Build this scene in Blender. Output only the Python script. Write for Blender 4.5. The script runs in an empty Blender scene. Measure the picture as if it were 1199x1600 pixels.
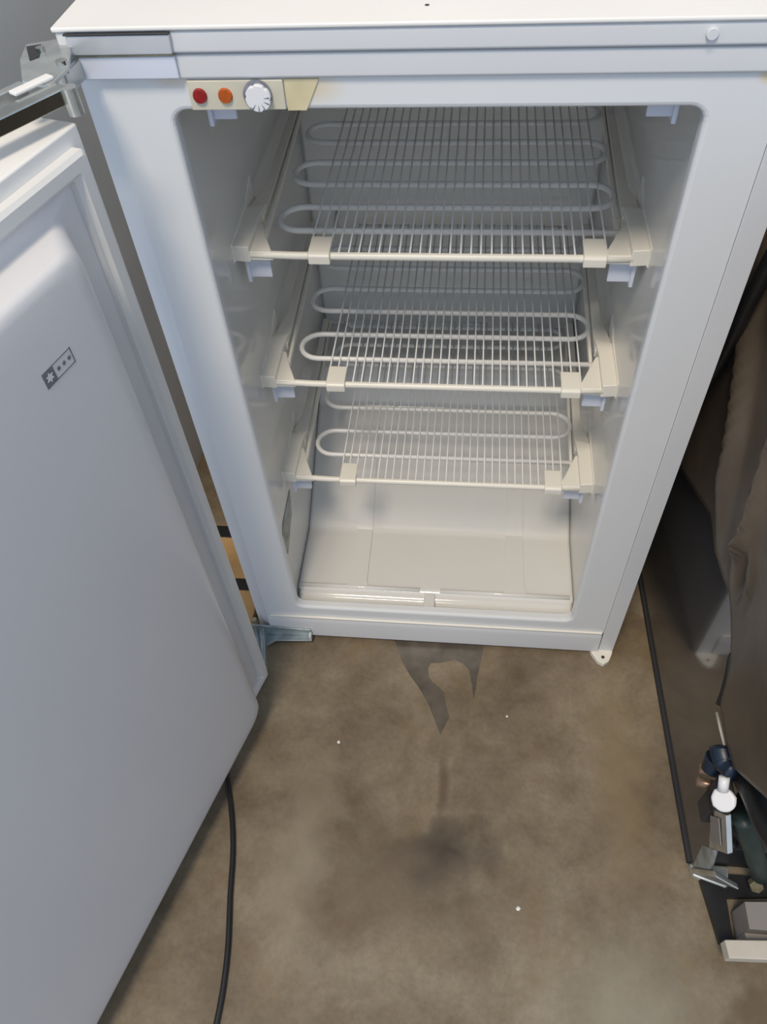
import bpy, bmesh, math, random
from mathutils import Vector, Matrix
random.seed(7)
S = bpy.context.scene
C = S.collection

# ------------------------------------------------------------------ camera
cam_d = bpy.data.cameras.new('camera'); cam = bpy.data.objects.new('camera', cam_d); C.objects.link(cam)
cam_d.sensor_fit = 'VERTICAL'; cam_d.sensor_height = 36.0; cam_d.sensor_width = 27.0
cam_d.lens = 27.61; cam_d.clip_start = 0.01
mr = Matrix(((0.994402, -0.042293, 0.096835), (0.093495, 0.779163, -0.61981), (-0.049237, 0.625393, 0.778755)))
cam.matrix_world = Matrix.Translation((0.31075, -0.61255, 1.08555)) @ mr.to_4x4()
S.camera = cam

# ------------------------------------------------------------------ world, light, exposure
w = bpy.data.worlds.new('world'); S.world = w; w.use_nodes = True
nt = w.node_tree; nt.nodes.clear()
tc = nt.nodes.new('ShaderNodeTexCoord'); sx = nt.nodes.new('ShaderNodeSeparateXYZ')
cr = nt.nodes.new('ShaderNodeValToRGB'); bg = nt.nodes.new('ShaderNodeBackground'); wo = nt.nodes.new('ShaderNodeOutputWorld')
cr.color_ramp.elements[0].position = 0.0; cr.color_ramp.elements[0].color = (0.68, 0.82, 1.02, 1)
cr.color_ramp.elements[1].position = 1.0; cr.color_ramp.elements[1].color = (0.42, 0.49, 0.60, 1)
bg.inputs['Strength'].default_value = 1.02
nt.links.new(tc.outputs['Generated'], sx.inputs[0]); nt.links.new(sx.outputs['Z'], cr.inputs[0])
nt.links.new(cr.outputs[0], bg.inputs[0]); nt.links.new(bg.outputs[0], wo.inputs[0])

ad = bpy.data.lights.new('overhead_lamp', 'AREA'); al = bpy.data.objects.new('overhead_lamp', ad); C.objects.link(al)
ad.shape = 'RECTANGLE'; ad.size = 0.8; ad.size_y = 1.0; ad.energy = 126; ad.color = (1.0, 0.87, 0.70)
al.location = (-0.22, -1.95, 4.3)
al.rotation_euler = (Vector(al.location) - Vector((0.25, 0.0, 0.3))).to_track_quat('Z', 'Y').to_euler()

S.view_settings.view_transform = 'Standard'; S.view_settings.look = 'None'
S.view_settings.gamma = 1.0; S.view_settings.use_curve_mapping = False
S.view_settings.exposure = 0.0

# ------------------------------------------------------------------ materials
def mat(name, col, rough=0.5, metal=0.0, var=0.0, vscale=8.0, bump=0.0, bscale=60.0, spec=0.5, coat=0.0, trans=0.0):
    m = bpy.data.materials.new(name); m.use_nodes = True
    n = m.node_tree.nodes; l = m.node_tree.links
    b = n['Principled BSDF']
    b.inputs['Base Color'].default_value = (*col, 1); b.inputs['Roughness'].default_value = rough
    b.inputs['Metallic'].default_value = metal; b.inputs['Specular IOR Level'].default_value = spec
    b.inputs['Coat Weight'].default_value = coat; b.inputs['Transmission Weight'].default_value = trans
    t = n.new('ShaderNodeTexCoord')
    no = n.new('ShaderNodeTexNoise'); no.inputs['Scale'].default_value = vscale; no.inputs['Detail'].default_value = 5
    l.new(t.outputs['Object'], no.inputs['Vector'])
    r = n.new('ShaderNodeValToRGB')
    r.color_ramp.elements[0].position = 0.3; r.color_ramp.elements[1].position = 0.7
    r.color_ramp.elements[0].color = (*[c*(1-var) for c in col], 1); r.color_ramp.elements[1].color = (*[min(1, c*(1+var*0.5)) for c in col], 1)
    l.new(no.outputs['Fac'], r.inputs[0]); l.new(r.outputs[0], b.inputs['Base Color'])
    if bump:
        n2 = n.new('ShaderNodeTexNoise'); n2.inputs['Scale'].default_value = bscale; n2.inputs['Detail'].default_value = 3
        l.new(t.outputs['Object'], n2.inputs['Vector'])
        bp = n.new('ShaderNodeBump'); bp.inputs['Strength'].default_value = bump; bp.inputs['Distance'].default_value = 0.002
        l.new(n2.outputs['Fac'], bp.inputs['Height']); l.new(bp.outputs[0], b.inputs['Normal'])
    return m

WHITE = mat('white_enamel', (0.68, 0.69, 0.71), 0.28, var=0.03, vscale=5)
TOPW = mat('white_top_plastic', (0.82, 0.80, 0.77), 0.35, var=0.03)
LINER = mat('liner_plastic', (0.72, 0.71, 0.68), 0.10, var=0.02, vscale=4)
CREAM = mat('cream_plastic', (0.82, 0.79, 0.71), 0.35, var=0.03)
TUBE = mat('white_coated_steel', (0.76, 0.76, 0.75), 0.3, var=0.03)
GUIDE = mat('bluish_white_plastic', (0.66, 0.70, 0.80), 0.35, var=0.02)
YPLATE = mat('yellowed_plastic', (0.64, 0.61, 0.49), 0.4, var=0.12, vscale=25)
YTAPE = mat('yellow_tape', (0.72, 0.63, 0.40), 0.5, var=0.15, vscale=30)
REDL = mat('red_lens', (0.30, 0.012, 0.012), 0.2, var=0.3, vscale=120)
ORAL = mat('orange_lens', (0.50, 0.10, 0.012), 0.2, var=0.5, vscale=120)
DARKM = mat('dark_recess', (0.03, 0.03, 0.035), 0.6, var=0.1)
KNOBM = mat('knob_white', (0.80, 0.80, 0.82), 0.35, var=0.03)
KNOBR = mat('knob_grey_ring', (0.22, 0.23, 0.27), 0.5, var=0.3, vscale=200)
ZINC = mat('zinc_steel', (0.60, 0.62, 0.60), 0.30, metal=0.8, var=0.25, vscale=40, bump=0.1)
ZINCB = mat('bluish_galvanised_steel', (0.42, 0.48, 0.50), 0.35, metal=0.6, var=0.35, vscale=45, bump=0.15)
PALEZ = mat('pale_zinc_plate', (0.62, 0.64, 0.68), 0.28, metal=0.35, var=0.08, vscale=30)
CHROME = mat('chrome_steel', (0.55, 0.56, 0.52), 0.16, metal=1.0, var=0.25, vscale=30)
DOORL = mat('door_liner_plastic', (0.66, 0.65, 0.66), 0.28, var=0.02, vscale=3)
GASK = mat('gasket_rubber', (0.70, 0.69, 0.67), 0.45, var=0.04, vscale=12)
INK = mat('grey_ink', (0.16, 0.17, 0.19), 0.6, var=0.2, vscale=300)
STICK = mat('grey_green_sticker', (0.30, 0.32, 0.29), 0.4, var=0.45, vscale=70)
BLACKR = mat('plain_black', (0.012, 0.012, 0.013), 0.4, var=0.1)
WOOD = mat('plank_wood', (0.48, 0.30, 0.13), 0.6, var=0.35, vscale=14)
WALL = mat('grey_plaster', (0.66, 0.645, 0.62), 0.85, var=0.12, vscale=4, bump=0.2)
STEEL = mat('dark_grey_gloss_steel', (0.060, 0.056, 0.055), 0.12, metal=0.0, var=0.08, spec=0.9, coat=0.4)
BLUEP = mat('dark_blue_plastic', (0.010, 0.022, 0.045), 0.4, var=0.4, vscale=60)
COPPER = mat('tarnished_copper', (0.42, 0.28, 0.20), 0.35, metal=0.7, var=0.4, vscale=80)
BRASS = mat('dull_brass', (0.42, 0.38, 0.25), 0.35, metal=0.6, var=0.3, vscale=80)
GREENH = mat('teal_hose_rubber', (0.020, 0.040, 0.036), 0.45, var=0.35, vscale=40)
GREYB = mat('grey_plastic', (0.24, 0.22, 0.20), 0.5, var=0.1)
BEAM = mat('beige_board', (0.56, 0.51, 0.43), 0.5, var=0.12, vscale=20)
SPECK = mat('white_crumb', (0.85, 0.85, 0.83), 0.6, var=0.05)

def weave(m):   # fine diagonal weave relief of the door liner
    n = m.node_tree.nodes; l = m.node_tree.links
    t = n.new('ShaderNodeTexCoord'); ws = []
    for ang in (0.8, -0.8):
        mp = n.new('ShaderNodeMapping'); mp.inputs['Rotation'].default_value = (0, ang, 0)
        wv = n.new('ShaderNodeTexWave'); wv.inputs['Scale'].default_value = 120
        l.new(t.outputs['Object'], mp.inputs[0]); l.new(mp.outputs[0], wv.inputs[0]); ws.append(wv)
    ad_ = n.new('ShaderNodeMath'); ad_.operation = 'ADD'
    l.new(ws[0].outputs['Fac'], ad_.inputs[0]); l.new(ws[1].outputs['Fac'], ad_.inputs[1])
    bp = n.new('ShaderNodeBump'); bp.inputs['Strength'].default_value = 0.04; bp.inputs['Distance'].default_value = 0.0004
    l.new(ad_.outputs[0], bp.inputs['Height']); l.new(bp.outputs[0], n['Principled BSDF'].inputs['Normal'])
weave(DOORL)

def floor_mat():
    m = bpy.data.materials.new('stained_concrete'); m.use_nodes = True
    n = m.node_tree.nodes; l = m.node_tree.links; b = n['Principled BSDF']
    t = n.new('ShaderNodeTexCoord')
    def noise(sc, det=6, rough=0.6, dist=0.0):
        x = n.new('ShaderNodeTexNoise'); x.inputs['Scale'].default_value = sc; x.inputs['Detail'].default_value = det
        x.inputs['Roughness'].default_value = rough; x.inputs['Distortion'].default_value = dist
        l.new(t.outputs['Object'], x.inputs['Vector']); return x.outputs['Fac']
    def ramp(f, stops):
        r = n.new('ShaderNodeValToRGB'); e = r.color_ramp.elements
        e[0].position, e[0].color = stops[0][0], (*stops[0][1], 1); e[1].position, e[1].color = stops[-1][0], (*stops[-1][1], 1)
        for p, c in stops[1:-1]:
            k = e.new(p); k.color = (*c, 1)
        l.new(f, r.inputs[0]); return r.outputs[0]
    def mix(f, a, c, mode='MIX'):
        x = n.new('ShaderNodeMix'); x.data_type = 'RGBA'; x.blend_type = mode
        if isinstance(f, float): x.inputs[0].default_value = f
        else: l.new(f, x.inputs[0])
        l.new(a, x.inputs[6])
        if isinstance(c, tuple): x.inputs[7].default_value = (*c, 1)
        else: l.new(c, x.inputs[7])
        return x.outputs[2]
    big = ramp(noise(5.5, 5, 0.55, 0.3), [(0.30, (0.135, 0.105, 0.072)), (0.5, (0.20, 0.160, 0.112)), (0.70, (0.275, 0.23, 0.165))])
    mid = ramp(noise(19, 6, 0.6, 0.4), [(0.33, (0.80, 0.76, 0.70)), (0.66, (1.1, 1.1, 1.1))])
    c = mix(1.0, big, mid, 'MULTIPLY')
    fine = ramp(noise(160, 3), [(0.35, (0.90, 0.90, 0.88)), (0.65, (1.06, 1.06, 1.06))])
    c = mix(1.0, c, fine, 'MULTIPLY')
    ochre = ramp(noise(9, 5, 0.7, 0.5), [(0.55, (0, 0, 0)), (0.72, (0.55, 0.55, 0.55))])
    sep = n.new('ShaderNodeSeparateColor'); l.new(ochre, sep.inputs[0])
    c = mix(sep.outputs[0], c, (0.19, 0.13, 0.058))
    def blot(cx, cy, rx, ry, col, amt, edge=0.5, dist=0.03):
        nonlocal c
        no = n.new('ShaderNodeTexNoise'); no.inputs['Scale'].default_value = 22; l.new(t.outputs['Object'], no.inputs['Vector'])
        vs = n.new('ShaderNodeVectorMath'); vs.operation = 'SUBTRACT'; l.new(no.outputs['Color'], vs.inputs[0]); vs.inputs[1].default_value = (0.5, 0.5, 0.5)
        sc = n.new('ShaderNodeVectorMath'); sc.operation = 'SCALE'; sc.inputs['Scale'].default_value = dist*3; l.new(vs.outputs[0], sc.inputs[0])
        ad2 = n.new('ShaderNodeVectorMath'); ad2.operation = 'ADD'; l.new(t.outputs['Object'], ad2.inputs[0]); l.new(sc.outputs[0], ad2.inputs[1])
        s2 = n.new('ShaderNodeVectorMath'); s2.operation = 'SUBTRACT'; l.new(ad2.outputs[0], s2.inputs[0]); s2.inputs[1].default_value = (cx, cy, 0)
        m2 = n.new('ShaderNodeVectorMath'); m2.operation = 'MULTIPLY'; l.new(s2.outputs[0], m2.inputs[0]); m2.inputs[1].default_value = (1/rx, 1/ry, 0)
        ln = n.new('ShaderNodeVectorMath'); ln.operation = 'LENGTH'; l.new(m2.outputs[0], ln.inputs[0])
        mr_ = n.new('ShaderNodeMapRange'); mr_.inputs['From Min'].default_value = edge; mr_.inputs['From Max'].default_value = 1.0
        mr_.inputs['To Min'].default_value = amt; mr_.inputs['To Max'].default_value = 0.0
        l.new(ln.outputs['Value'], mr_.inputs['Value'])
        c = mix(mr_.outputs[0], c, col)
    blot(0.315, -0.315, 0.085, 0.055, (0.035, 0.027, 0.020), 0.97, 0.1)
    blot(0.25, -0.345, 0.17, 0.075, (0.12, 0.088, 0.06), 0.6, 0.1)
    blot(0.303, -0.225, 0.011, 0.055, (0.10, 0.062, 0.035), 0.7, 0.3, 0.006)
    blot(0.20, -0.395, 0.09, 0.05, (0.13, 0.085, 0.05), 0.55, 0.1)
    blot(0.55, -0.20, 0.05, 0.22, (0.27, 0.205, 0.12), 0.6, 0.2)
    blot(0.53, -0.47, 0.14, 0.10, (0.31, 0.285, 0.215), 0.6, 0.1)
    blot(0.12, -0.33, 0.06, 0.16, (0.31, 0.26, 0.185), 0.6, 0.1)
    blot(0.26, -0.03, 0.035, 0.02, (0.28, 0.25, 0.20), 0.35, 0.2, 0.01)
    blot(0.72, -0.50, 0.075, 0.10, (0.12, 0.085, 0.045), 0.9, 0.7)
    l.new(c, b.inputs['Base Color'])
    b.inputs['Roughness'].default_value = 0.5; b.inputs['Specular IOR Level'].default_value = 0.4
    bp = n.new('ShaderNodeBump'); bp.inputs['Strength'].default_value = 0.15; bp.inputs['Distance'].default_value = 0.001
    l.new(noise(90, 4), bp.inputs['Height']); l.new(bp.outputs[0], b.inputs['Normal'])
    return m

# ------------------------------------------------------------------ mesh helpers
def obj(name, bm, m, parent=None, bevel=0.0, seg=2, smooth=False, label=None, sub=0, angle=40, fixn=True):
    if fixn: bmesh.ops.recalc_face_normals(bm, faces=bm.faces[:])
    me = bpy.data.meshes.new(name); bm.to_mesh(me); bm.free()
    if m: me.materials.append(m)
    o = bpy.data.objects.new(name, me); C.objects.link(o)
    if parent: o.parent = parent
    if bevel:
        b = o.modifiers.new('bevel', 'BEVEL'); b.width = bevel; b.segments = seg; b.limit_method = 'ANGLE'; b.angle_limit = math.radians(angle)
        smooth = True
    if sub:
        s = o.modifiers.new('sub', 'SUBSURF'); s.levels = sub; s.render_levels = sub
    if smooth:
        for p in me.polygons: p.use_smooth = True
        if bevel:
            wn = o.modifiers.new('wn', 'WEIGHTED_NORMAL'); wn.keep_sharp = True
    if label: o['label'] = label
    return o

def empty(name, loc, label=None, cat=None, group=None):
    o = bpy.data.objects.new(name, None); C.objects.link(o); o.location = loc
    o.empty_display_size = 0.05
    if label: o['label'] = label
    if cat: o['category'] = cat
    if group: o['group'] = group
    return o
def tag(o, label, cat, group=None):
    o['label'] = label; o['category'] = cat
    if group: o['group'] = group
    return o

def box(bm, x0, x1, y0, y1, z0, z1):
    v = [bm.verts.new((x, y, z)) for z in (z0, z1) for y in (y0, y1) for x in (x0, x1)]
    for f in ((0, 2, 3, 1), (4, 5, 7, 6), (0, 1, 5, 4), (2, 6, 7, 3), (0, 4, 6, 2), (1, 3, 7, 5)):
        bm.faces.new([v[i] for i in f])
def bx(*a):
    bm = bmesh.new(); box(bm, *a); return bm
def prism(bm, pts, d):
    """pts: planar loop of 3D points, extruded by vector d"""
    d = Vector(d); a = [bm.verts.new(p) for p in pts]; b = [bm.verts.new(Vector(p)+d) for p in pts]
    n = len(pts); bm.faces.new(a); bm.faces.new(b[::-1])
    for i in range(n): bm.faces.new([a[i], b[i], b[(i+1) % n], a[(i+1) % n]])
def pr(pts, d):
    bm = bmesh.new(); prism(bm, pts, d); return bm
def tube(bm, pts, r, n=10, closed=False):
    pts = [Vector(p) for p in pts]; N = len(pts); rings = []
    up = None
    for i, p in enumerate(pts):
        a = pts[i-1] if (i > 0 or closed) else p; b = pts[(i+1) % N] if (i < N-1 or closed) else p
        t = (b-a).normalized()
        if up is None:
            up = Vector((0, 0, 1)) if abs(t.z) < 0.9 else Vector((0, 1, 0))
        s = t.cross(up).normalized(); up = s.cross(t).normalized()
        rr = r[i] if isinstance(r, (list, tuple)) else r
        rings.append([bm.verts.new(p + (s*math.cos(2*math.pi*k/n) + up*math.sin(2*math.pi*k/n))*rr) for k in range(n)])
    for i in range(N if closed else N-1):
        A, B = rings[i], rings[(i+1) % N]
        for k in range(n): bm.faces.new([A[k], A[(k+1) % n], B[(k+1) % n], B[k]])
    if not closed: bm.faces.new(rings[0]); bm.faces.new(rings[-1][::-1])
def tb(pts, r, n=10):
    bm = bmesh.new(); tube(bm, pts, r, n); return bm
def cyl(c, axis, r, h, n=28, r2=None):
    """cylinder with base centre c, along axis, height h"""
    axis = Vector(axis).normalized(); c = Vector(c)
    bm = bmesh.new(); tube(bm, [c, c+axis*h], [r, r if r2 is None else r2], n); return bm
def catmull(pts, k=8):
    P = [Vector(p) for p in pts]; P = [2*P[0]-P[1]] + P + [2*P[-1]-P[-2]]; out = []
    for i in range(1, len(P)-2):
        for j in range(k):
            t = j/k; a, b, c_, d = P[i-1:i+3]
            out.append(0.5*((2*b)+(c_-a)*t+(2*a-5*b+4*c_-d)*t*t+(3*b-a-3*c_+d)*t**3))
    out.append(P[-2]); return out
def rrect(x0, x1, z0, z1, r, n=5):
    out = []
    for cx, cz, a0 in ((x1-r, z1-r, 0), (x0+r, z1-r, 90), (x0+r, z0+r, 180), (x1-r, z0+r, 270)):
        for k in range(n+1):
            a = math.radians(a0+90*k/n); out.append((cx+r*math.cos(a), cz+r*math.sin(a)))
    return out

# ------------------------------------------------------------------ setting
FZ = -0.010
def struct(name, bm, m, **k):
    o = obj(name, bm, m, **k); o['kind'] = 'structure'; return o
fl = struct('floor', bx(-0.6, 2.6, -3.2, 2.0, FZ-0.08, FZ), floor_mat())
struct('wall_left', bx(-0.29, -0.19, -0.02, 0.80, FZ, 2.5), WALL)
struct('wall_back', bx(-0.19, 2.6, 0.80, 0.90, FZ, 2.5), WALL)

# ------------------------------------------------------------------ freezer
W, H, D = 0.552, 0.873, 0.545
XL, XR, ZT, ZB = 0.072, 0.4795, 0.810, 0.078
fz = empty('freezer', (0.276, 0, FZ), 'open white built-in freezer cabinet with three wire shelves and its door swung left', 'freezer')
def P(name, bm, m, **k):            # part of the freezer
    o = obj(name, bm, m, **k); o.parent = fz; o.matrix_parent_inverse = Matrix.Translation(fz.location).inverted(); return o
def SP(name, bm, m, parent, **k):   # sub-part (parent already in the freezer, identity local space)
    return obj(name, bm, m, parent=parent, **k)

bm = bmesh.new()
box(bm, 0.000, 0.012, 0.012, D, 0, H-0.0036); box(bm, W-0.012, W, 0.012, D, 0, H-0.0036)
box(bm, 0.012, W-0.012, D-0.01, D, 0, H-0.0036); box(bm, 0.012, W-0.012, 0.012, D-0.01, 0, 0.02)
P('outer_case', bm, WHITE, label='white outer case')
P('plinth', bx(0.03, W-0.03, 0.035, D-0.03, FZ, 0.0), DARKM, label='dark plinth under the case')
P('top_panel', bx(-0.001, W+0.001, -0.0075, D, H-0.0035, H), TOPW, bevel=0.0012, label='cream white top panel')

P('dirt_speck', cyl((0.272, 0.022, H-0.0002), (0, 0, 1), 0.0017, 0.0005, 9), DARKM, label='black speck on the top panel')
# front frame (ring with a rounded opening)
def ring(bm, outer, inner, y0, y1):
    """outer / inner loops (x,z) of equal length, between y0 (front) and y1"""
    n = len(outer)
    L = [[bm.verts.new((x, y, z)) for x, z in lp] for lp, y in ((outer, y0), (inner, y0), (inner, y1), (outer, y1))]
    for a, b in ((0, 1), (1, 2), (2, 3), (3, 0)):
        for i in range(n): bm.faces.new([L[a][i], L[a][(i+1) % n], L[b][(i+1) % n], L[b][i]])
inn = rrect(XL, XR, ZB, ZT, 0.012); out = rrect(0.021, W-0.022, 0.050, 0.834, 0.0008)
bm = bmesh.new()
def ins(d): return rrect(XL-d, XR+d, ZB-d, ZT+d, 0.012+d)
LP = [(out, 0.012), (out, 0.0), (ins(0.004), 0.0), (ins(0.002), 0.0006), (ins(0.0006), 0.002), (ins(0.0), 0.004), (ins(0.0), 0.012)]
RL = [[bm.verts.new((x, y, z)) for x, z in lp] for lp, y in LP]
for a in range(6):
    for i in range(len(out)): bm.faces.new([RL[a][i], RL[a][(i+1) % len(out)], RL[a+1][(i+1) % len(out)], RL[a+1][i]])
FRAME = mat('front_frame_white', (0.74, 0.755, 0.77), 0.25, var=0.02)
def stain(m, spots, col):
    n = m.node_tree.nodes; l = m.node_tree.links; b = n['Principled BSDF']
    src = b.inputs['Base Color'].links[0].from_socket
    t = n.new('ShaderNodeTexCoord')
    for cx, cz, rx, rz, amt in spots:
        s = n.new('ShaderNodeVectorMath'); s.operation = 'SUBTRACT'; l.new(t.outputs['Object'], s.inputs[0]); s.inputs[1].default_value = (cx, 0, cz)
        q = n.new('ShaderNodeVectorMath'); q.operation = 'MULTIPLY'; l.new(s.outputs[0], q.inputs[0]); q.inputs[1].default_value = (1/rx, 0, 1/rz)
        ln = n.new('ShaderNodeVectorMath'); ln.operation = 'LENGTH'; l.new(q.outputs[0], ln.inputs[0])
        r = n.new('ShaderNodeMapRange'); r.inputs['From Min'].default_value = 0.2; r.inputs['To Min'].default_value = amt; r.inputs['To Max'].default_value = 0
        l.new(ln.outputs['Value'], r.inputs['Value'])
        x = n.new('ShaderNodeMix'); x.data_type = 'RGBA'; l.new(r.outputs[0], x.inputs[0]); l.new(src, x.inputs[6]); x.inputs[7].default_value = (*col, 1)
        src = x.outputs[2]
    l.new(src, b.inputs['Base Color'])
stain(FRAME, [(0.520, 0.832, 0.013, 0.008, 0.9), (0.078, 0.832, 0.02, 0.006, 0.35), (0.185, 0.826, 0.03, 0.014, 0.5)], (0.70, 0.52, 0.22))
P('front_frame', bm, FRAME)
P('top_trim', bx(0.0, W, -0.006, 0.012, 0.8535, H-0.0036), WHITE, bevel=0.0025, seg=3, label='upper white trim strip')
P('top_trim', bx(0.0, W, -0.0035, 0.012, 0.8345, 0.8525), WHITE, bevel=0.0025, seg=3, label='lower white trim strip')
bm = pr([(0.0, 0.012, 0.0), (0.0, 0.010, 0.0), (0.0212, 0.0, 0.0), (0.0212, 0.012, 0.0)], (0, 0, 0.834))
P('side_trim', bm, WHITE, bevel=0.0, label='chamfered left trim strip')
bm = bx(W-0.0215, W, -0.001, 0.012, 0.0, 0.834)
P('side_trim', bm, WHITE, bevel=0.0007, label='right trim strip')
bm = pr([(0.021, 0.012, 0.0), (0.021, -0.004, 0.0), (0.021, -0.004, 0.038), (0.021, 0.0, 0.049), (0.021, 0.012, 0.049)], (W-0.044, 0, 0))
bt = P('bottom_trim', bm, WHITE, bevel=0.0015)
bm = bx(0.027, W-0.024, -0.0035, 0.0, 0.050, 0.0535)
P('bottom_trim_lip', bm, CREAM, bevel=0.001)
bm = cyl((0.468, -0.0055, 0.862), (0, -1, 0), 0.0042, 0.003); sc = P('screw_cap', bm, WHITE, bevel=0.0008)

# liner
LX0, LX1, LY = 0.066, 0.4855, 0.462
def prof():
    pts = [(0.009, ZB-0.001), (0.013, 0.068), (0.031, 0.068), (0.038, 0.078), (0.150, 0.078), (0.340, 0.177),
           (0.362, 0.235), (0.380, 0.246), (LY, 0.250), (LY, 0.812), (0.009, 0.812)]
    return pts
pts = prof()
bm = bmesh.new()
A = [bm.verts.new((LX0, y, z)) for y, z in pts]; B = [bm.verts.new((LX1, y, z)) for y, z in pts]
n = len(pts)
for i in range(n-1): bm.faces.new([A[i], A[i+1], B[i+1], B[i]])
fa = bm.faces.new(A); fb = bm.faces.new(B[::-1])
bmesh.ops.reverse_faces(bm, faces=bm.faces[:])
P('inner_liner', bm, LINER, bevel=0.007, seg=4, angle=20, fixn=False, label='moulded liner with sloping floor')
# raised lip between the two front troughs, floor ribs
P('floor_divider', bx(0.262, 0.279, 0.008, 0.038, 0.066, 0.0765), LINER, bevel=0.003, seg=3)
for x0 in (0.145, 0.384):
    bm = bmesh.new()
    prism(bm, [(x0-0.003, 0.040, 0.0781), (x0+0.031, 0.040, 0.0781), (x0+0.028, 0.052, 0.0781), (x0+0.027, 0.150, 0.0781), (x0+0.026, 0.330, 0.1719), (x0+0.002, 0.330, 0.1719), (x0+0.001, 0.150, 0.0781), (x0, 0.052, 0.0781)], (0, 0, 0.0026))
    bmesh.ops.triangulate(bm, faces=[f for f in bm.faces if len(f.verts) > 4])
    P('floor_rib', bm, LINER)
for x0, x1 in ((LX0+0.006, 0.255), (0.286, LX1-0.006)):
    P('trough_ridge', tb([(x0, 0.041, 0.0775), (x1, 0.041, 0.0775)], 0.0035, 12), LINER, smooth=True)

# top guides and controls
def guide(parent, x, z, mirror=1, add=P):
    bm = bmesh.new(); s = mirror
    xa, xb = x, x+s*0.021
    box(bm, min(xa, xb), max(xa, xb), 0.092, 0.096, z-0.026, z)
    box(bm, min(x, x+s*0.004), max(x, x+s*0.004), 0.088, 0.110, z-0.030, z)
    return bm
for x, s in ((0.096, 1), (0.462, -1)):
    bm = bmesh.new()
    box(bm, min(x, x+s*0.021), max(x, x+s*0.021), 0.022, 0.026, 0.793, 0.812)
    box(bm, min(x-0.002*s, x+s*0.002), max(x-0.002*s, x+s*0.002), 0.018, 0.045, 0.789, 0.812)
    P('drawer_guide', bm, GUIDE, bevel=0.001, label='small bluish plastic guide under the top')
cp = P('control_panel', bx(0.090, 0.1645, -0.0025, 0.0, 0.8115, 0.8335), YPLATE, bevel=0.0008, label='yellowed control strip')
P('masking_tape', pr([(0.1655, 0, 0.8335), (0.1655, 0, 0.8105), (0.180, 0, 0.8105), (0.192, 0, 0.8335)], (0, -0.0012, 0)), YTAPE, label='yellowed tape patch')
def lamp(x, m, lab):
    l1 = obj('indicator_lamp', cyl((x, -0.0024, 0.8225), (0, -1, 0), 0.0058, 0.0022, 28, 0.0050), m, parent=cp, smooth=False, label=lab)
lamp(0.0985, REDL, 'dark red indicator lamp'); lamp(0.1185, ORAL, 'orange indicator lamp')
obj('dial_ring', cyl((0.1440, -0.0024, 0.8228), (0, -1, 0), 0.0112, 0.0016, 40), KNOBR, parent=cp, label='dark dial ring')
bm = bmesh.new()
N = 36; ring_r = [0.0098 if (k % 6) not in (5,) else 0.0088 for k in range(N)]
prism(bm, [(0.1450+ring_r[k]*math.cos(2*math.pi*k/N), -0.0040, 0.8222+ring_r[k]*math.sin(2*math.pi*k/N)) for k in range(N)], (0, -0.0045, 0))
obj('thermostat_knob', bm, KNOBM, parent=cp, bevel=0.0006, label='white thermostat knob')
bm = bmesh.new()
for a in (-1.05, -1.6, -2.15, 0.1, -0.45):
    d = Vector((math.cos(a), 0, math.sin(a))); s = Vector((-d.z, 0, d.x))
    c0 = Vector((0.1450, -0.00849, 0.8222))
    prism(bm, [c0+d*0.0045, c0+d*0.0088+s*0.0006, c0+d*0.0088-s*0.0006], (0, -0.0003, 0))
obj('dial_mark', bm, KNOBR, parent=cp)

# rating sticker on the left wall
bm = pr([(LX0+0.0003, 0.098, 0.236), (LX0+0.0003, 0.082, 0.198), (LX0+0.0003, 0.030, 0.172), (LX0+0.0003, 0.012, 0.205), (LX0+0.0003, 0.040, 0.232)], (0.0006, 0, 0))
P('rating_sticker', bm, STICK, label='grey-green sticker on the left wall')

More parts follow.
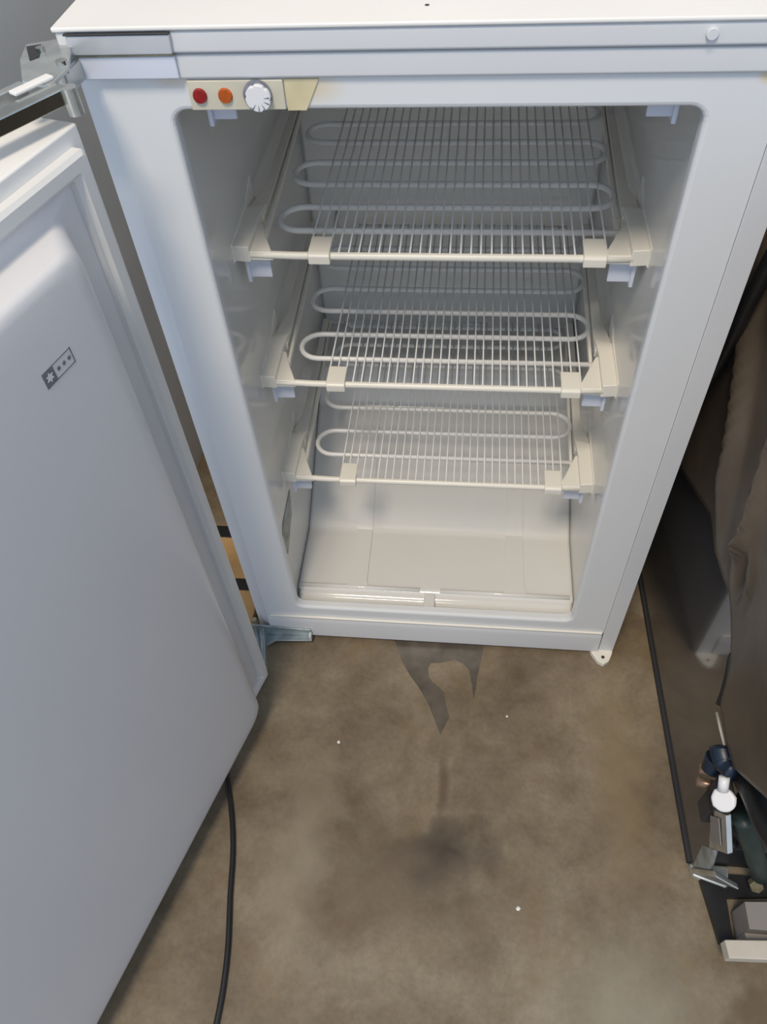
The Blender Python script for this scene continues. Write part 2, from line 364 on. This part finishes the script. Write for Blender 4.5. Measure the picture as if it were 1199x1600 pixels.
# evaporator shelves
ROWS = [0.131, 0.178, 0.226, 0.275, 0.323, 0.371, 0.417]
def serp(z):
    xl, xr = 0.104, 0.461; pts = []
    pts.append((0.470, ROWS[0], z))
    def arc(cx, y0, y1, side):
        r = (y1-y0)/2; cy = (y0+y1)/2
        return [(cx+side*r*math.cos(a), cy+r*math.sin(a), z) for a in [math.radians(-90+180*k/10) for k in range(11)]]
    r = (ROWS[1]-ROWS[0])/2
    for i in range(6):
        if i % 2 == 0: pts += arc(xl+r, ROWS[i], ROWS[i+1], -1)
        else: pts += arc(xr-r, ROWS[i], ROWS[i+1], 1)
    pts.append((0.120, ROWS[6], z)); pts.append((0.110, 0.430, z)); pts.append((0.108, LY+0.004, z))
    return pts
wire_me = None
NW = 30
for si, zs in enumerate((0.626, 0.451, 0.277)):
    names = ('topmost', 'middle', 'lowest')
    bm = bmesh.new(); tube(bm, serp(zs), 0.0033, 10)
    sh = P('evaporator_shelf', bm, TUBE, smooth=True, label='%s shelf of white serpentine cooling tube' % names[si])
    for k in range(NW):
        x = 0.146 + (0.4445-0.146)*k/(NW-1)
        if wire_me is None:
            bmw = tb([(0, 0.084, 0), (0, 0.427, 0)], 0.00095, 6)
            bmesh.ops.recalc_face_normals(bmw, faces=bmw.faces[:])
            wire_me = bpy.data.meshes.new('shelf_wire'); bmw.to_mesh(wire_me); bmw.free(); wire_me.materials.append(TUBE)
            for p in wire_me.polygons: p.use_smooth = True
        wo_ = bpy.data.objects.new('shelf_wire', wire_me); C.objects.link(wo_); wo_.parent = sh
        wo_.location = (x + random.uniform(-0.0004, 0.0004), 0, zs+0.0038); wo_.rotation_euler = (0, 0, random.uniform(-0.0015, 0.0015))
    SP('front_rail', tb([(0.074, 0.087, zs), (0.095, 0.0865, zs), (0.13, 0.085, zs), (0.42, 0.085, zs), (0.47, 0.086, zs)], 0.0040, 12), CREAM, sh, smooth=True)
    SP('cross_wire', tb([(0.145, 0.4255, zs+0.0022), (0.4455, 0.4255, zs+0.0022)], 0.0012, 6), TUBE, sh, smooth=True)
    for x0 in (0.1455, 0.4215):
        prf = [(0.077, zs-0.0055), (0.077, zs+0.004), (0.0815, zs+0.0075), (0.109, zs+0.0075), (0.111, zs+0.005), (0.0925, zs+0.004), (0.0925, zs-0.0055)]
        SP('rail_clip', pr([(x0, y, z) for y, z in prf], (0.0225, 0, 0)), CREAM, sh, bevel=0.0012, seg=2)
    for s in (1, -1):
        xw = LX0-0.001 if s == 1 else LX1+0.001
        X = lambda d: xw + s*d
        bm = bmesh.new()
        # block on the wall with raised top plate
        prism(bm, [(X(0.0), 0.084, zs+0.011), (X(0.019), 0.082, zs+0.011), (X(0.019), 0.138, zs+0.011), (X(0.022), 0.166, zs+0.011), (X(0.0), 0.158, zs+0.011)], (0, 0, -0.018))
        # thin outer flange against the wall, rising to the rear
        prism(bm, [(X(0.0), 0.082, zs-0.008), (X(0.0), 0.082, zs+0.014), (X(0.0), 0.155, zs+0.016), (X(0.0), 0.190, zs+0.030), (X(0.0), 0.190, zs-0.008)], (s*0.0025, 0, 0))
        # gusset to the front rail
        g = [(X(0.018), 0.0835, zs+0.0045), (X(0.043), 0.0835, zs+0.0045), (X(0.031), 0.112, zs+0.0045), (X(0.023), 0.136, zs+0.0045), (X(0.018), 0.140, zs+0.0045)] if s == 1 else \
            [(X(0.018), 0.0835, zs+0.0045), (X(0.046), 0.0835, zs+0.0045), (X(0.022), 0.140, zs+0.0045), (X(0.018), 0.142, zs+0.0045)]
        prism(bm, g, (0, 0, -0.010))
        SP('shelf_bracket', bm, CREAM, sh, bevel=0.0018, seg=3)
        bm = bmesh.new()
        # long side rail narrowing to the rear, plus the inner rib
        prism(bm, [(X(0.0), 0.160, zs+0.006), (X(0.022), 0.150, zs+0.006), (X(0.022), 0.200, zs+0.006), (X(0.018), 0.428, zs+0.006), (X(0.009), 0.428, zs+0.006), (X(0.010), 0.210, zs+0.006), (X(0.004), 0.182, zs+0.006)], (0, 0, -0.010))
        prism(bm, [(X(0.026), 0.120, zs+0.003), (X(0.030), 0.120, zs+0.003), (X(0.027), 0.250, zs+0.003), (X(0.021), 0.428, zs+0.003), (X(0.0185), 0.428, zs+0.003), (X(0.023), 0.240, zs+0.003)], (0, 0, -0.008))
        SP('side_rail', bm, CREAM, sh, bevel=0.001, seg=2)
        # hanging drawer guide
        bm = bmesh.new()
        a0, a1 = sorted((X(0.012), X(0.036))); box(bm, a0, a1, 0.093, 0.097, zs-0.032, zs-0.0075)
        a0, a1 = sorted((X(0.010), X(0.014))); box(bm, a0, a1, 0.089, 0.112, zs-0.036, zs-0.0075)
        SP('drawer_guide', bm, GUIDE, sh, bevel=0.0008, label='bluish drawer guide hanging under the bracket')

# mounting foot at lower right, projecting at floor level
bm = bmesh.new()
pts = [(0.518, 0.004), (0.553, 0.004), (0.551, -0.006), (0.545, -0.019), (0.537, -0.024), (0.529, -0.020), (0.520, -0.006)]
prism(bm, [(x, y, FZ) for x, y in pts], (0, 0, 0.010))
mf = P('mounting_foot', bm, CREAM, bevel=0.0015, label='cream lug with a screw hole at lower right corner')
obj('screw_hole', cyl((0.5365, -0.0125, FZ+0.0098), (0, 0, 1), 0.0026, 0.0006, 16), DARKM, parent=mf)

# top hinge: two folded cover plates on the front, knuckle plate and arm
th = P('top_hinge', pr([(0.006, -0.0062, 0.8545), (0.087, -0.0062, 0.8545), (0.088, -0.0062, 0.8680), (0.010, -0.0062, 0.8680)], (0, -0.003, 0)), PALEZ, bevel=0.001, label='zinc plated upper door hinge')
SP('hinge_plate', pr([(0.010, -0.0037, 0.8365), (0.087, -0.0037, 0.8365), (0.087, -0.0037, 0.8525), (0.012, -0.0037, 0.8525)], (0, -0.003, 0)), GUIDE, th, bevel=0.001, label='white lower hinge plate')
SP('hinge_edge', bx(0.008, 0.088, -0.0100, -0.0062, 0.8680, 0.8692), DARKM, th, bevel=0.0005)
SP('hinge_edge', bx(0.012, 0.087, -0.0072, -0.004, 0.8526, 0.8540), BRASS, th, bevel=0.0005)
kp = lambda pts, z: [(x, y, z) for x, y in pts]
SP('knuckle_plate', pr(kp([(-0.026, -0.003), (-0.012, 0.003), (0.003, 0.009), (0.014, -0.016), (0.022, -0.045), (0.019, -0.073), (-0.004, -0.066), (-0.020, -0.030)], 0.858), (0, 0, 0.003)), ZINC, th, bevel=0.0008)
SP('slot', pr(kp([(-0.023, -0.009), (-0.013, -0.005), (-0.006, -0.027), (-0.011, -0.033)], 0.8612), (0, 0, 0.0004)), DARKM, th, label='dark slot in hinge plate')
SP('pin', cyl((-0.0085, -0.017, 0.859), (0, 0, 1), 0.0032, 0.005, 16), CHROME, th)
SP('pin', cyl((0.016, -0.040, 0.856), (0, 0, 1), 0.0040, 0.008, 16), CHROME, th)
SP('hinge_cup', pr([(0.004, -0.0062, 0.8365), (0.014, -0.0062, 0.8365), (0.018, -0.045, 0.842), (0.010, -0.045, 0.842)], (0, 0, 0.016)), ZINC, th, bevel=0.002)
u = Vector((-0.284, -0.959, 0)).normalized(); nn = Vector((-u.y, u.x, 0))
dirA = Vector((-0.53, -0.85, 0)).normalized(); sA = Vector((-dirA.y, dirA.x, 0))
def arm(name, c, L, w_, z0, z1, m, **k):
    c = Vector(c); a = c + sA*w_/2; b = c - sA*w_/2
    return SP(name, pr([(p.x, p.y, z0) for p in (a, b, b+dirA*L, a+dirA*L)], (0, 0, z1-z0)), m, th, **k)
arm('hinge_arm', (0.026, -0.070, 0), 0.110, 0.014, 0.8495, 0.8605, CHROME, bevel=0.0012)
arm('hinge_arm', (0.016, -0.062, 0), 0.032, 0.008, 0.861, 0.8635, TOPW, bevel=0.0008, label='bright cap strip of hinge arm')
arm('hinge_arm', (-0.010, -0.055, 0), 0.060, 0.008, 0.846, 0.856, ZINC, bevel=0.001)
SP('pin', tb([(0.032, -0.074, 0.842), (0.032, -0.074, 0.860)], 0.0055, 18), ZINC, th, smooth=False)

# bottom hinge
bh = P('bottom_hinge', pr([(-0.006, -0.004, -0.004), (0.086, -0.004, 0.002), (0.088, -0.004, 0.010), (0.086, -0.004, 0.020), (-0.006, -0.004, 0.026)], (0, -0.003, 0)), ZINCB, bevel=0.0008, label='blue-grey galvanised lower hinge')
SP('hinge_flange', pr([(0.0, -0.007, -0.004), (0.087, -0.007, 0.001), (0.087, -0.016, 0.001), (0.030, -0.018, -0.001), (0.012, -0.030, -0.004)], (0, 0, 0.003)), ZINCB, bh, bevel=0.0006)
SP('hinge_end', bx(0.084, 0.0875, -0.016, -0.007, 0.002, 0.016), WHITE, bh, bevel=0.001)
SP('door_arm', pr([(-0.004, -0.004, 0.026), (0.012, -0.004, 0.018), (0.028, -0.075, 0.020), (0.026, -0.088, 0.026), (0.012, -0.050, 0.030)], (0, 0, -0.022)), ZINCB, bh, bevel=0.0012)
SP('arm_ridge', tb([(0.006, -0.008, 0.026), (0.014, -0.030, 0.0265), (0.0245, -0.078, 0.025)], 0.0022, 8), ZINCB, bh, smooth=True)
SP('pin', tb([(-0.002, -0.002, 0.0), (-0.002, -0.002, 0.036)], 0.004, 14), BRASS, bh)

# ------------------------------------------------------------------ door (part of the freezer, swung open)
P0 = Vector((0.0290, -0.0735, 0.0))
dr_ang = math.atan2(u.y, u.x)
DM = Matrix.Translation(P0) @ Matrix.Rotation(dr_ang, 4, 'Z')     # local x along the door, local y = inward normal
DW, DZ0, DZ1 = 0.592, 0.012, 0.836
def box_door():
    bm = bmesh.new(); box(bm, 0.0, DW, -0.042, 0.0, DZ0, DZ1); return bm
door = obj('door', box_door(), TOPW, parent=fz, bevel=0.002, seg=3, label='open white door seen from inside')
door.matrix_parent_inverse = Matrix.Translation(fz.location).inverted(); door.matrix_local = DM
door.matrix_basis = DM
def yring(loops):
    """loft a list of (loop, y) ; last one capped"""
    bm = bmesh.new(); R = [[bm.verts.new((x, y, z)) for x, z in lp] for lp, y in loops]; n = len(R[0])
    for a in range(len(R)-1):
        for i in range(n): bm.faces.new([R[a][i], R[a][(i+1) % n], R[a+1][(i+1) % n], R[a+1][i]])
    return bm, R
def RR(i0, i1, b, t, r): return rrect(i0, DW-i1, DZ0+b, DZ1-t, r, 6)
bm, R = yring([(RR(0.010, 0.010, 0.010, 0.012, 0.003), -0.001), (RR(0.010, 0.010, 0.010, 0.012, 0.003), 0.0075), (RR(0.013, 0.013, 0.013, 0.015, 0.003), 0.010),
               (RR(0.022, 0.022, 0.022, 0.024, 0.003), 0.010), (RR(0.024, 0.024, 0.024, 0.026, 0.003), 0.006), (RR(0.027, 0.027, 0.026, 0.028, 0.003), 0.006), (RR(0.028, 0.028, 0.027, 0.029, 0.003), -0.001)])
obj('gasket', bm, GASK, parent=door, smooth=False, label='off-white rubber gasket around the door')
bm, R = yring([(RR(0.0265, 0.0265, 0.020, 0.030, 0.004), 0.0005), (RR(0.032, 0.032, 0.022, 0.034, 0.006), 0.003), (RR(0.048, 0.040, 0.024, 0.0415, 0.012), 0.004),
               (RR(0.053, 0.045, 0.027, 0.0430, 0.015), 0.008), (RR(0.070, 0.055, 0.030, 0.0450, 0.02), 0.029), (RR(0.074, 0.059, 0.032, 0.0460, 0.021), 0.033),
               (RR(0.080, 0.064, 0.036, 0.0490, 0.022), 0.0355), (RR(0.090, 0.073, 0.044, 0.0560, 0.025), 0.0364), (RR(0.12, 0.10, 0.075, 0.080, 0.03), 0.0365)])
bm.faces.new(R[-1])
obj('door_liner', bm, DOORL, parent=door, smooth=True, label='bulging woven-textured inner door panel')
# four-star freezer mark on the door panel (reads towards the hinge)
YB = 0.0364
bd0 = []
zc = 0.7300; s0, s1 = 0.1505, 0.1185
bm = bmesh.new(); sq = s0-0.0115
prism(bm, [(s0, YB, zc-0.0065), (sq, YB, zc-0.0065), (sq, YB, zc+0.0065), (s0, YB, zc+0.0065)], (0, 0.0005, 0))
fsm = obj('freezer_star_mark', bm, INK, parent=door, label='grey four-star freezer rating mark')
bm = bmesh.new()
for a, b_, c_, d_ in ((sq, s1, zc+0.0058, zc+0.0065), (sq, s1, zc-0.0065, zc-0.0058), (s1, s1+0.0008, zc-0.0065, zc+0.0065)):
    box(bm, min(a, b_), max(a, b_), YB, YB+0.0005, c_, d_)
def star(bm, cx, cz, r, y, h, k=6):
    pts = []
    for i in range(2*k):
        a = math.pi*i/k + math.pi/2; rr = r if i % 2 == 0 else r*0.5
        pts.append((cx+rr*math.cos(a), y, cz+rr*math.sin(a)))
    a = [bm.verts.new(p) for p in pts]; b = [bm.verts.new((p[0], y+h, p[2])) for p in pts]; c0 = bm.verts.new((cx, y+h, cz)); n_ = len(a)
    for i in range(n_):
        bm.faces.new([b[i], b[(i+1) % n_], c0]); bm.faces.new([a[i], a[(i+1) % n_], b[(i+1) % n_], b[i]])
for i in range(3): star(bm, sq-0.0045-0.0060*i, zc, 0.0022, YB, 0.0005)
me = bpy.data.meshes.new('t'); bm.to_mesh(me)
bm2 = bmesh.new(); bm2.from_mesh(fsm.data); bm2.from_mesh(me); bm2.to_mesh(fsm.data); bm2.free(); bm.free()
bm = bmesh.new(); star(bm, (s0+sq)/2, zc, 0.0042, YB+0.0004, 0.0003); 
bm3 = bmesh.new(); bm3.from_mesh(fsm.data); 
fsm.data.materials.append(DOORL)
bmt = bmesh.new(); bmt.free(); bm3.free()
me2 = bpy.data.meshes.new('t2'); bm.to_mesh(me2); bm.free()
bm = bmesh.new(); bm.from_mesh(fsm.data); nf = len(bm.faces); bm.from_mesh(me2); bm.faces.ensure_lookup_table()
for f in bm.faces[nf:]: f.material_index = 1
bm.to_mesh(fsm.data); bm.free()

# ------------------------------------------------------------------ things on the floor
pp = [(0.214, 0.020), (0.214, 0.005), (0.231, -0.035), (0.245, -0.058), (0.262, -0.080), (0.276, -0.103), (0.290, -0.135), (0.296, -0.150), (0.299, -0.142), (0.308, -0.122), (0.301, -0.100),
      (0.299, -0.083), (0.288, -0.073), (0.280, -0.067), (0.274, -0.058), (0.272, -0.045), (0.276, -0.035), (0.292, -0.033), (0.313, -0.027), (0.326, -0.033), (0.335, -0.042), (0.340, -0.070), (0.343, -0.090),
      (0.346, -0.070), (0.347, -0.056), (0.353, -0.024), (0.357, 0.005), (0.357, 0.020)]
WET = mat('wet_patch', (0.125, 0.108, 0.088), 0.3, var=0.35, vscale=40, spec=0.5)
bm = pr([(x, y, FZ) for x, y in pp], (0, 0, 0.0006)); bmesh.ops.triangulate(bm, faces=[f for f in bm.faces if len(f.verts) > 4])
tag(obj('puddle', bm, WET), 'dark jagged wet patch of water on concrete below the freezer front', 'puddle')

pc = catmull([(-0.15, 0.0, FZ+0.004), (-0.10, -0.07, FZ+0.004), (-0.05, -0.15, FZ+0.004), (-0.012, -0.215, FZ+0.004), (0.012, -0.275, FZ+0.004), (0.027, -0.33, FZ+0.004), (0.036, -0.388, FZ+0.004), (0.047, -0.455, FZ+0.004), (0.050, -0.52, FZ+0.004), (0.044, -0.60, FZ+0.004), (0.03, -0.75, FZ+0.004)], 8)
tag(obj('power_cord', tb(pc, 0.0036, 10), BLACKR, smooth=True), 'black power cord running out from under the open freezer door', 'cord')

wb = empty('wooden_board', (-0.14, 0.1, FZ), 'tan wooden board with black bands on the floor behind the door hinge', 'board')
def WB(name, b, m, **k):
    o = obj(name, b, m, parent=wb, **k); o.matrix_parent_inverse = Matrix.Translation(wb.location).inverted(); return o
WB('board', bx(-0.180, -0.012, 0.012, 0.20, FZ, 0.010), WOOD, bevel=0.002)
WB('black_band', bx(-0.181, -0.0115, 0.172, 0.196, 0.0101, 0.0125), BLACKR, bevel=0.0005)
WB('black_band', bx(-0.181, -0.0115, 0.066, 0.088, 0.0101, 0.0125), BLACKR, bevel=0.0005)

def crumb(x, y, r, label):
    bm = bmesh.new(); bmesh.ops.create_icosphere(bm, subdivisions=1, radius=r)
    for v in bm.verts: v.co *= random.uniform(0.7, 1.25); v.co.z *= 0.6
    zmin = min(v.co.z for v in bm.verts)
    o = obj('crumb', bm, SPECK); o.location = (x, y, FZ-zmin); tag(o, label, 'crumb', 'white crumbs on the floor')
crumb(0.150, -0.172, 0.0025, 'white crumb on the floor nearest the open door')
crumb(0.405, -0.372, 0.0030, 'white crumb nearest the bottom edge of the photo')
crumb(0.392, -0.115, 0.0018, 'tiny white crumb on the floor to the right of the puddle')

# ------------------------------------------------------------------ old appliance on the right
ap = empty('scrap_appliance', (0.75, 0.0, FZ), 'old stripped appliance with grey glossy side and brown padded lagging, right of freezer', 'appliance')
def AP(name, b, m, parent=None, **k):
    o = obj(name, b, m, **k)
    if parent: o.parent = parent
    else:
        o.parent = ap; o.matrix_parent_inverse = Matrix.Translation(ap.location).inverted()
    return o
# glossy side panel: slightly turned towards the camera
AP('side_panel', pr([(0.598, 0.45, FZ+0.004), (0.625, -0.306, FZ+0.004), (0.640, -0.306, FZ+0.004), (0.613, 0.45, FZ+0.004)], (0, 0, 0.44)), STEEL, bevel=0.002, label='dark grey glossy side panel')
AP('base_gap_shade', pr([(0.5945, 0.45, FZ), (0.6215, -0.300, FZ), (0.640, -0.300, FZ), (0.613, 0.45, FZ)], (0, 0, 0.009)), DARKM, label='black strip standing in for the shaded base gap')  # black strip stands for the shade in the gap under the panel
AP('base_pan', bx(0.640, 1.15, -0.300, 0.45, FZ, 0.06), DARKM, bevel=0.002)
AP('corner_skid', pr([(0.624, -0.318, FZ), (0.665, -0.330, FZ), (0.672, -0.302, FZ), (0.622, -0.302, FZ)], (0, 0, 0.012)), ZINC, bevel=0.003, label='shiny galvanised corner at the floor')
AP('inner_tub', bx(0.650, 1.14, -0.24, 0.44, 0.06, 0.78), DARKM, bevel=0.01)
# brown lagging: lumpy sheet with a wavy lower edge
LAG = mat('brown_lagging', (0.112, 0.086, 0.062), 0.42, var=0.5, vscale=7, bump=0.5, bscale=22, spec=0.5)
from mathutils import noise as mn
NU, NV = 90, 60
bot = [(-0.40, 0.42), (-0.345, 0.358), (-0.289, 0.287), (-0.258, 0.277), (-0.228, 0.280), (-0.214, 0.278), (-0.208, 0.300), (-0.195, 0.325), (-0.181, 0.343), (-0.155, 0.358), (-0.133, 0.367), (-0.10, 0.358), (-0.064, 0.352), (-0.02, 0.362), (0.04, 0.330), (0.108, 0.295), (0.2, 0.26), (0.44, 0.22)]
def botz(y):
    for (a, za), (b, zb) in zip(bot, bot[1:]):
        if a <= y <= b: return za+(zb-za)*(y-a)/(b-a)
    return bot[0][1] if y < bot[0][0] else bot[-1][1]
bm = bmesh.new(); G = []
for i in range(NU+1):
    y = -0.40+0.84*i/NU; row = []
    for j in range(NV+1):
        v = j/NV; zb = botz(y); z = zb + (0.80-zb)*v
        lump = mn.noise(Vector((y*5.0, z*3.6, 1.3)))*0.020 + mn.noise(Vector((y*13, z*8, 4.0)))*0.007
        crease = -0.016*math.exp(-((y+0.02-(z-0.45)*0.55)/0.014)**2) - 0.012*math.exp(-((y+0.13-(z-0.40)*0.35)/0.010)**2)
        dimple = 0.016*math.exp(-(((y+0.139)/0.012)**2+((z-0.412)/0.022)**2)) - 0.007*math.exp(-((math.hypot(y+0.139, (z-0.412)*0.7)-0.026)/0.007)**2)
        fade = min(1, v*6)
        x = 0.600 + fade*(-lump*0.55 + crease + dimple - 0.002)
        x = min(x, 0.606)
        row.append(bm.verts.new((x, y, z)))
    G.append(row)
for i in range(NU):
    for j in range(NV): bm.faces.new([G[i][j], G[i][j+1], G[i+1][j+1], G[i+1][j]])
lag = AP('lagging_blanket', bm, LAG, smooth=True, fixn=True, label='crumpled brown lagging blanket')
sm = lag.modifiers.new('solid', 'SOLIDIFY'); sm.thickness = 0.005; sm.offset = 0
# black hose over the lagging
hs = catmull([(0.583, 0.22, 0.30), (0.584, 0.14, 0.365), (0.581, 0.105, 0.410), (0.577, 0.075, 0.475), (0.577, 0.055, 0.535), (0.575, 0.035, 0.62), (0.58, 0.02, 0.72)], 8)
AP('drain_hose', tb(hs, [0.0045+0.0035*min(1, i/16) for i in range(len(hs))], 12), BLACKR, smooth=True, label='black hose across the lagging')
# edge clip and fittings at the lower front corner
AP('edge_strip', tb([(0.600, -0.217, 0.261), (0.600, -0.237, 0.263), (0.601, -0.256, 0.264)], 0.0020, 8), BEAM, smooth=True, label='thin pale edging strip')
AP('edge_clip', tb(catmull([(0.5985, -0.186, 0.338), (0.5985, -0.199, 0.318), (0.5985, -0.209, 0.294), (0.5985, -0.213, 0.276)], 4), [0.002]+[0.0035]*12, 8), BLACKR, smooth=True, label='black clip on the lagging edge')
AP('plug_body', tb(catmull([(0.598, -0.254, 0.262), (0.599, -0.262, 0.258), (0.602, -0.272, 0.256), (0.607, -0.284, 0.262)], 5), [0.006]+[0.0125]*10+[0.011]*5+[0.008], 12), BLUEP, smooth=True, label='dark blue plastic plug body')
AP('plug_cap', cyl((0.600, -0.258, 0.235), (-0.2, -0.3, -0.9), 0.0125, 0.020, 20, 0.009), BLUEP, bevel=0.001)
for dy, z in ((-0.260, 0.203), (-0.268, 0.186)):
    AP('copper_terminal', tb([(0.590, dy+0.002, z), (0.600, dy, z), (0.612, dy-0.004, z+0.004)], 0.0055, 12), COPPER, smooth=True)
AP('terminal_block', bx(0.598, 0.616, -0.300, -0.276, 0.150, 0.226), DARKM, bevel=0.002)
AP('valve_knob', cyl((0.600, -0.303, 0.236), (-0.45, -0.35, 0.82), 0.0130, 0.007, 9), KNOBM, bevel=0.003, label='white plastic valve knob')
AP('knob_stem', tb([(0.596, -0.298, 0.248), (0.596, -0.288, 0.260)], 0.0055, 14), KNOBM, smooth=True)
AP('valve_bracket', pr([(0.600, -0.297, 0.190), (0.600, -0.318, 0.232), (0.603, -0.350, 0.208), (0.603, -0.327, 0.150)], (0.006, 0.002, 0)), ZINC, bevel=0.001, label='small galvanised bracket')
AP('bracket_window', pr([(0.5992, -0.304, 0.188), (0.5992, -0.315, 0.213), (0.6018, -0.338, 0.198), (0.6018, -0.325, 0.166)], (-0.001, 0, 0)), GREYB)
AP('wiring_loom', tb(catmull([(0.600, -0.284, 0.205), (0.606, -0.300, 0.190), (0.614, -0.318, 0.170), (0.626, -0.325, 0.16)], 5), 0.008, 12), BLACKR, smooth=True)
AP('foot_bracket', pr([(0.619, -0.300, 0.075), (0.622, -0.309, 0.010), (0.622, -0.328, 0.075), (0.618, -0.318, 0.118)], (0.005, -0.004, 0)), ZINCB, bevel=0.002, label='bent metal foot bracket')
AP('foot_bracket', pr([(0.620, -0.310, 0.010), (0.622, -0.335, 0.095), (0.650, -0.345, 0.085), (0.650, -0.318, 0.008)], (0.0, -0.008, 0.003)), ZINC, bevel=0.002, label='shiny galvanised lip by the floor')
th_ = catmull([(0.618, -0.318, 0.228), (0.628, -0.325, 0.205), (0.640, -0.330, 0.180), (0.660, -0.333, 0.130), (0.680, -0.328, 0.085), (0.692, -0.322, 0.045)], 6)
AP('water_hose', tb(th_, 0.0110, 14), GREENH, smooth=True, label='teal rubber water hose')
AP('hose_nut', cyl((0.693, -0.324, 0.020), (-0.1, -0.5, 0.5), 0.0085, 0.012, 6), BRASS, bevel=0.001, label='brass hose nut')
AP('grey_cable', tb(catmull([(0.604, -0.262, 0.262), (0.618, -0.280, 0.250), (0.620, -0.305, 0.264), (0.622, -0.341, 0.278), (0.630, -0.37, 0.29)], 6), 0.0120, 12), BLACKR, smooth=True, label='thick dark cable')

AP('shade_slab', pr([(0.632, -0.312, FZ), (0.646, -0.392, FZ), (0.662, -0.392, FZ), (0.662, -0.340, FZ), (0.76, -0.330, FZ), (0.76, -0.312, FZ)], (0, 0, 0.010)), BLACKR, label='flat black slab standing in for shade on the floor')  # black slab added in place of the shadow below the appliance

# pale board resting on a grey block by the lower right corner
bb = obj('skirting_board', pr([(0.636, -0.398, 0.0302), (0.80, -0.386, 0.0302), (0.80, -0.409, 0.0302), (0.638, -0.417, 0.0302)], (0, 0, 0.020)), BEAM, bevel=0.0015)
tag(bb, 'pale beige board end lying at the bottom right edge beside the scrap appliance', 'board')
bm = pr([(0.667, -0.384, FZ), (0.80, -0.3835, FZ), (0.80, -0.345, FZ), (0.667, -0.355, FZ)], (0, 0, 0.058))
box(bm, 0.667, 0.80, -0.405, -0.3845, FZ, 0.030)
tag(obj('plastic_block', bm, GREYB), 'grey plastic block standing behind the pale board end at bottom right', 'block')
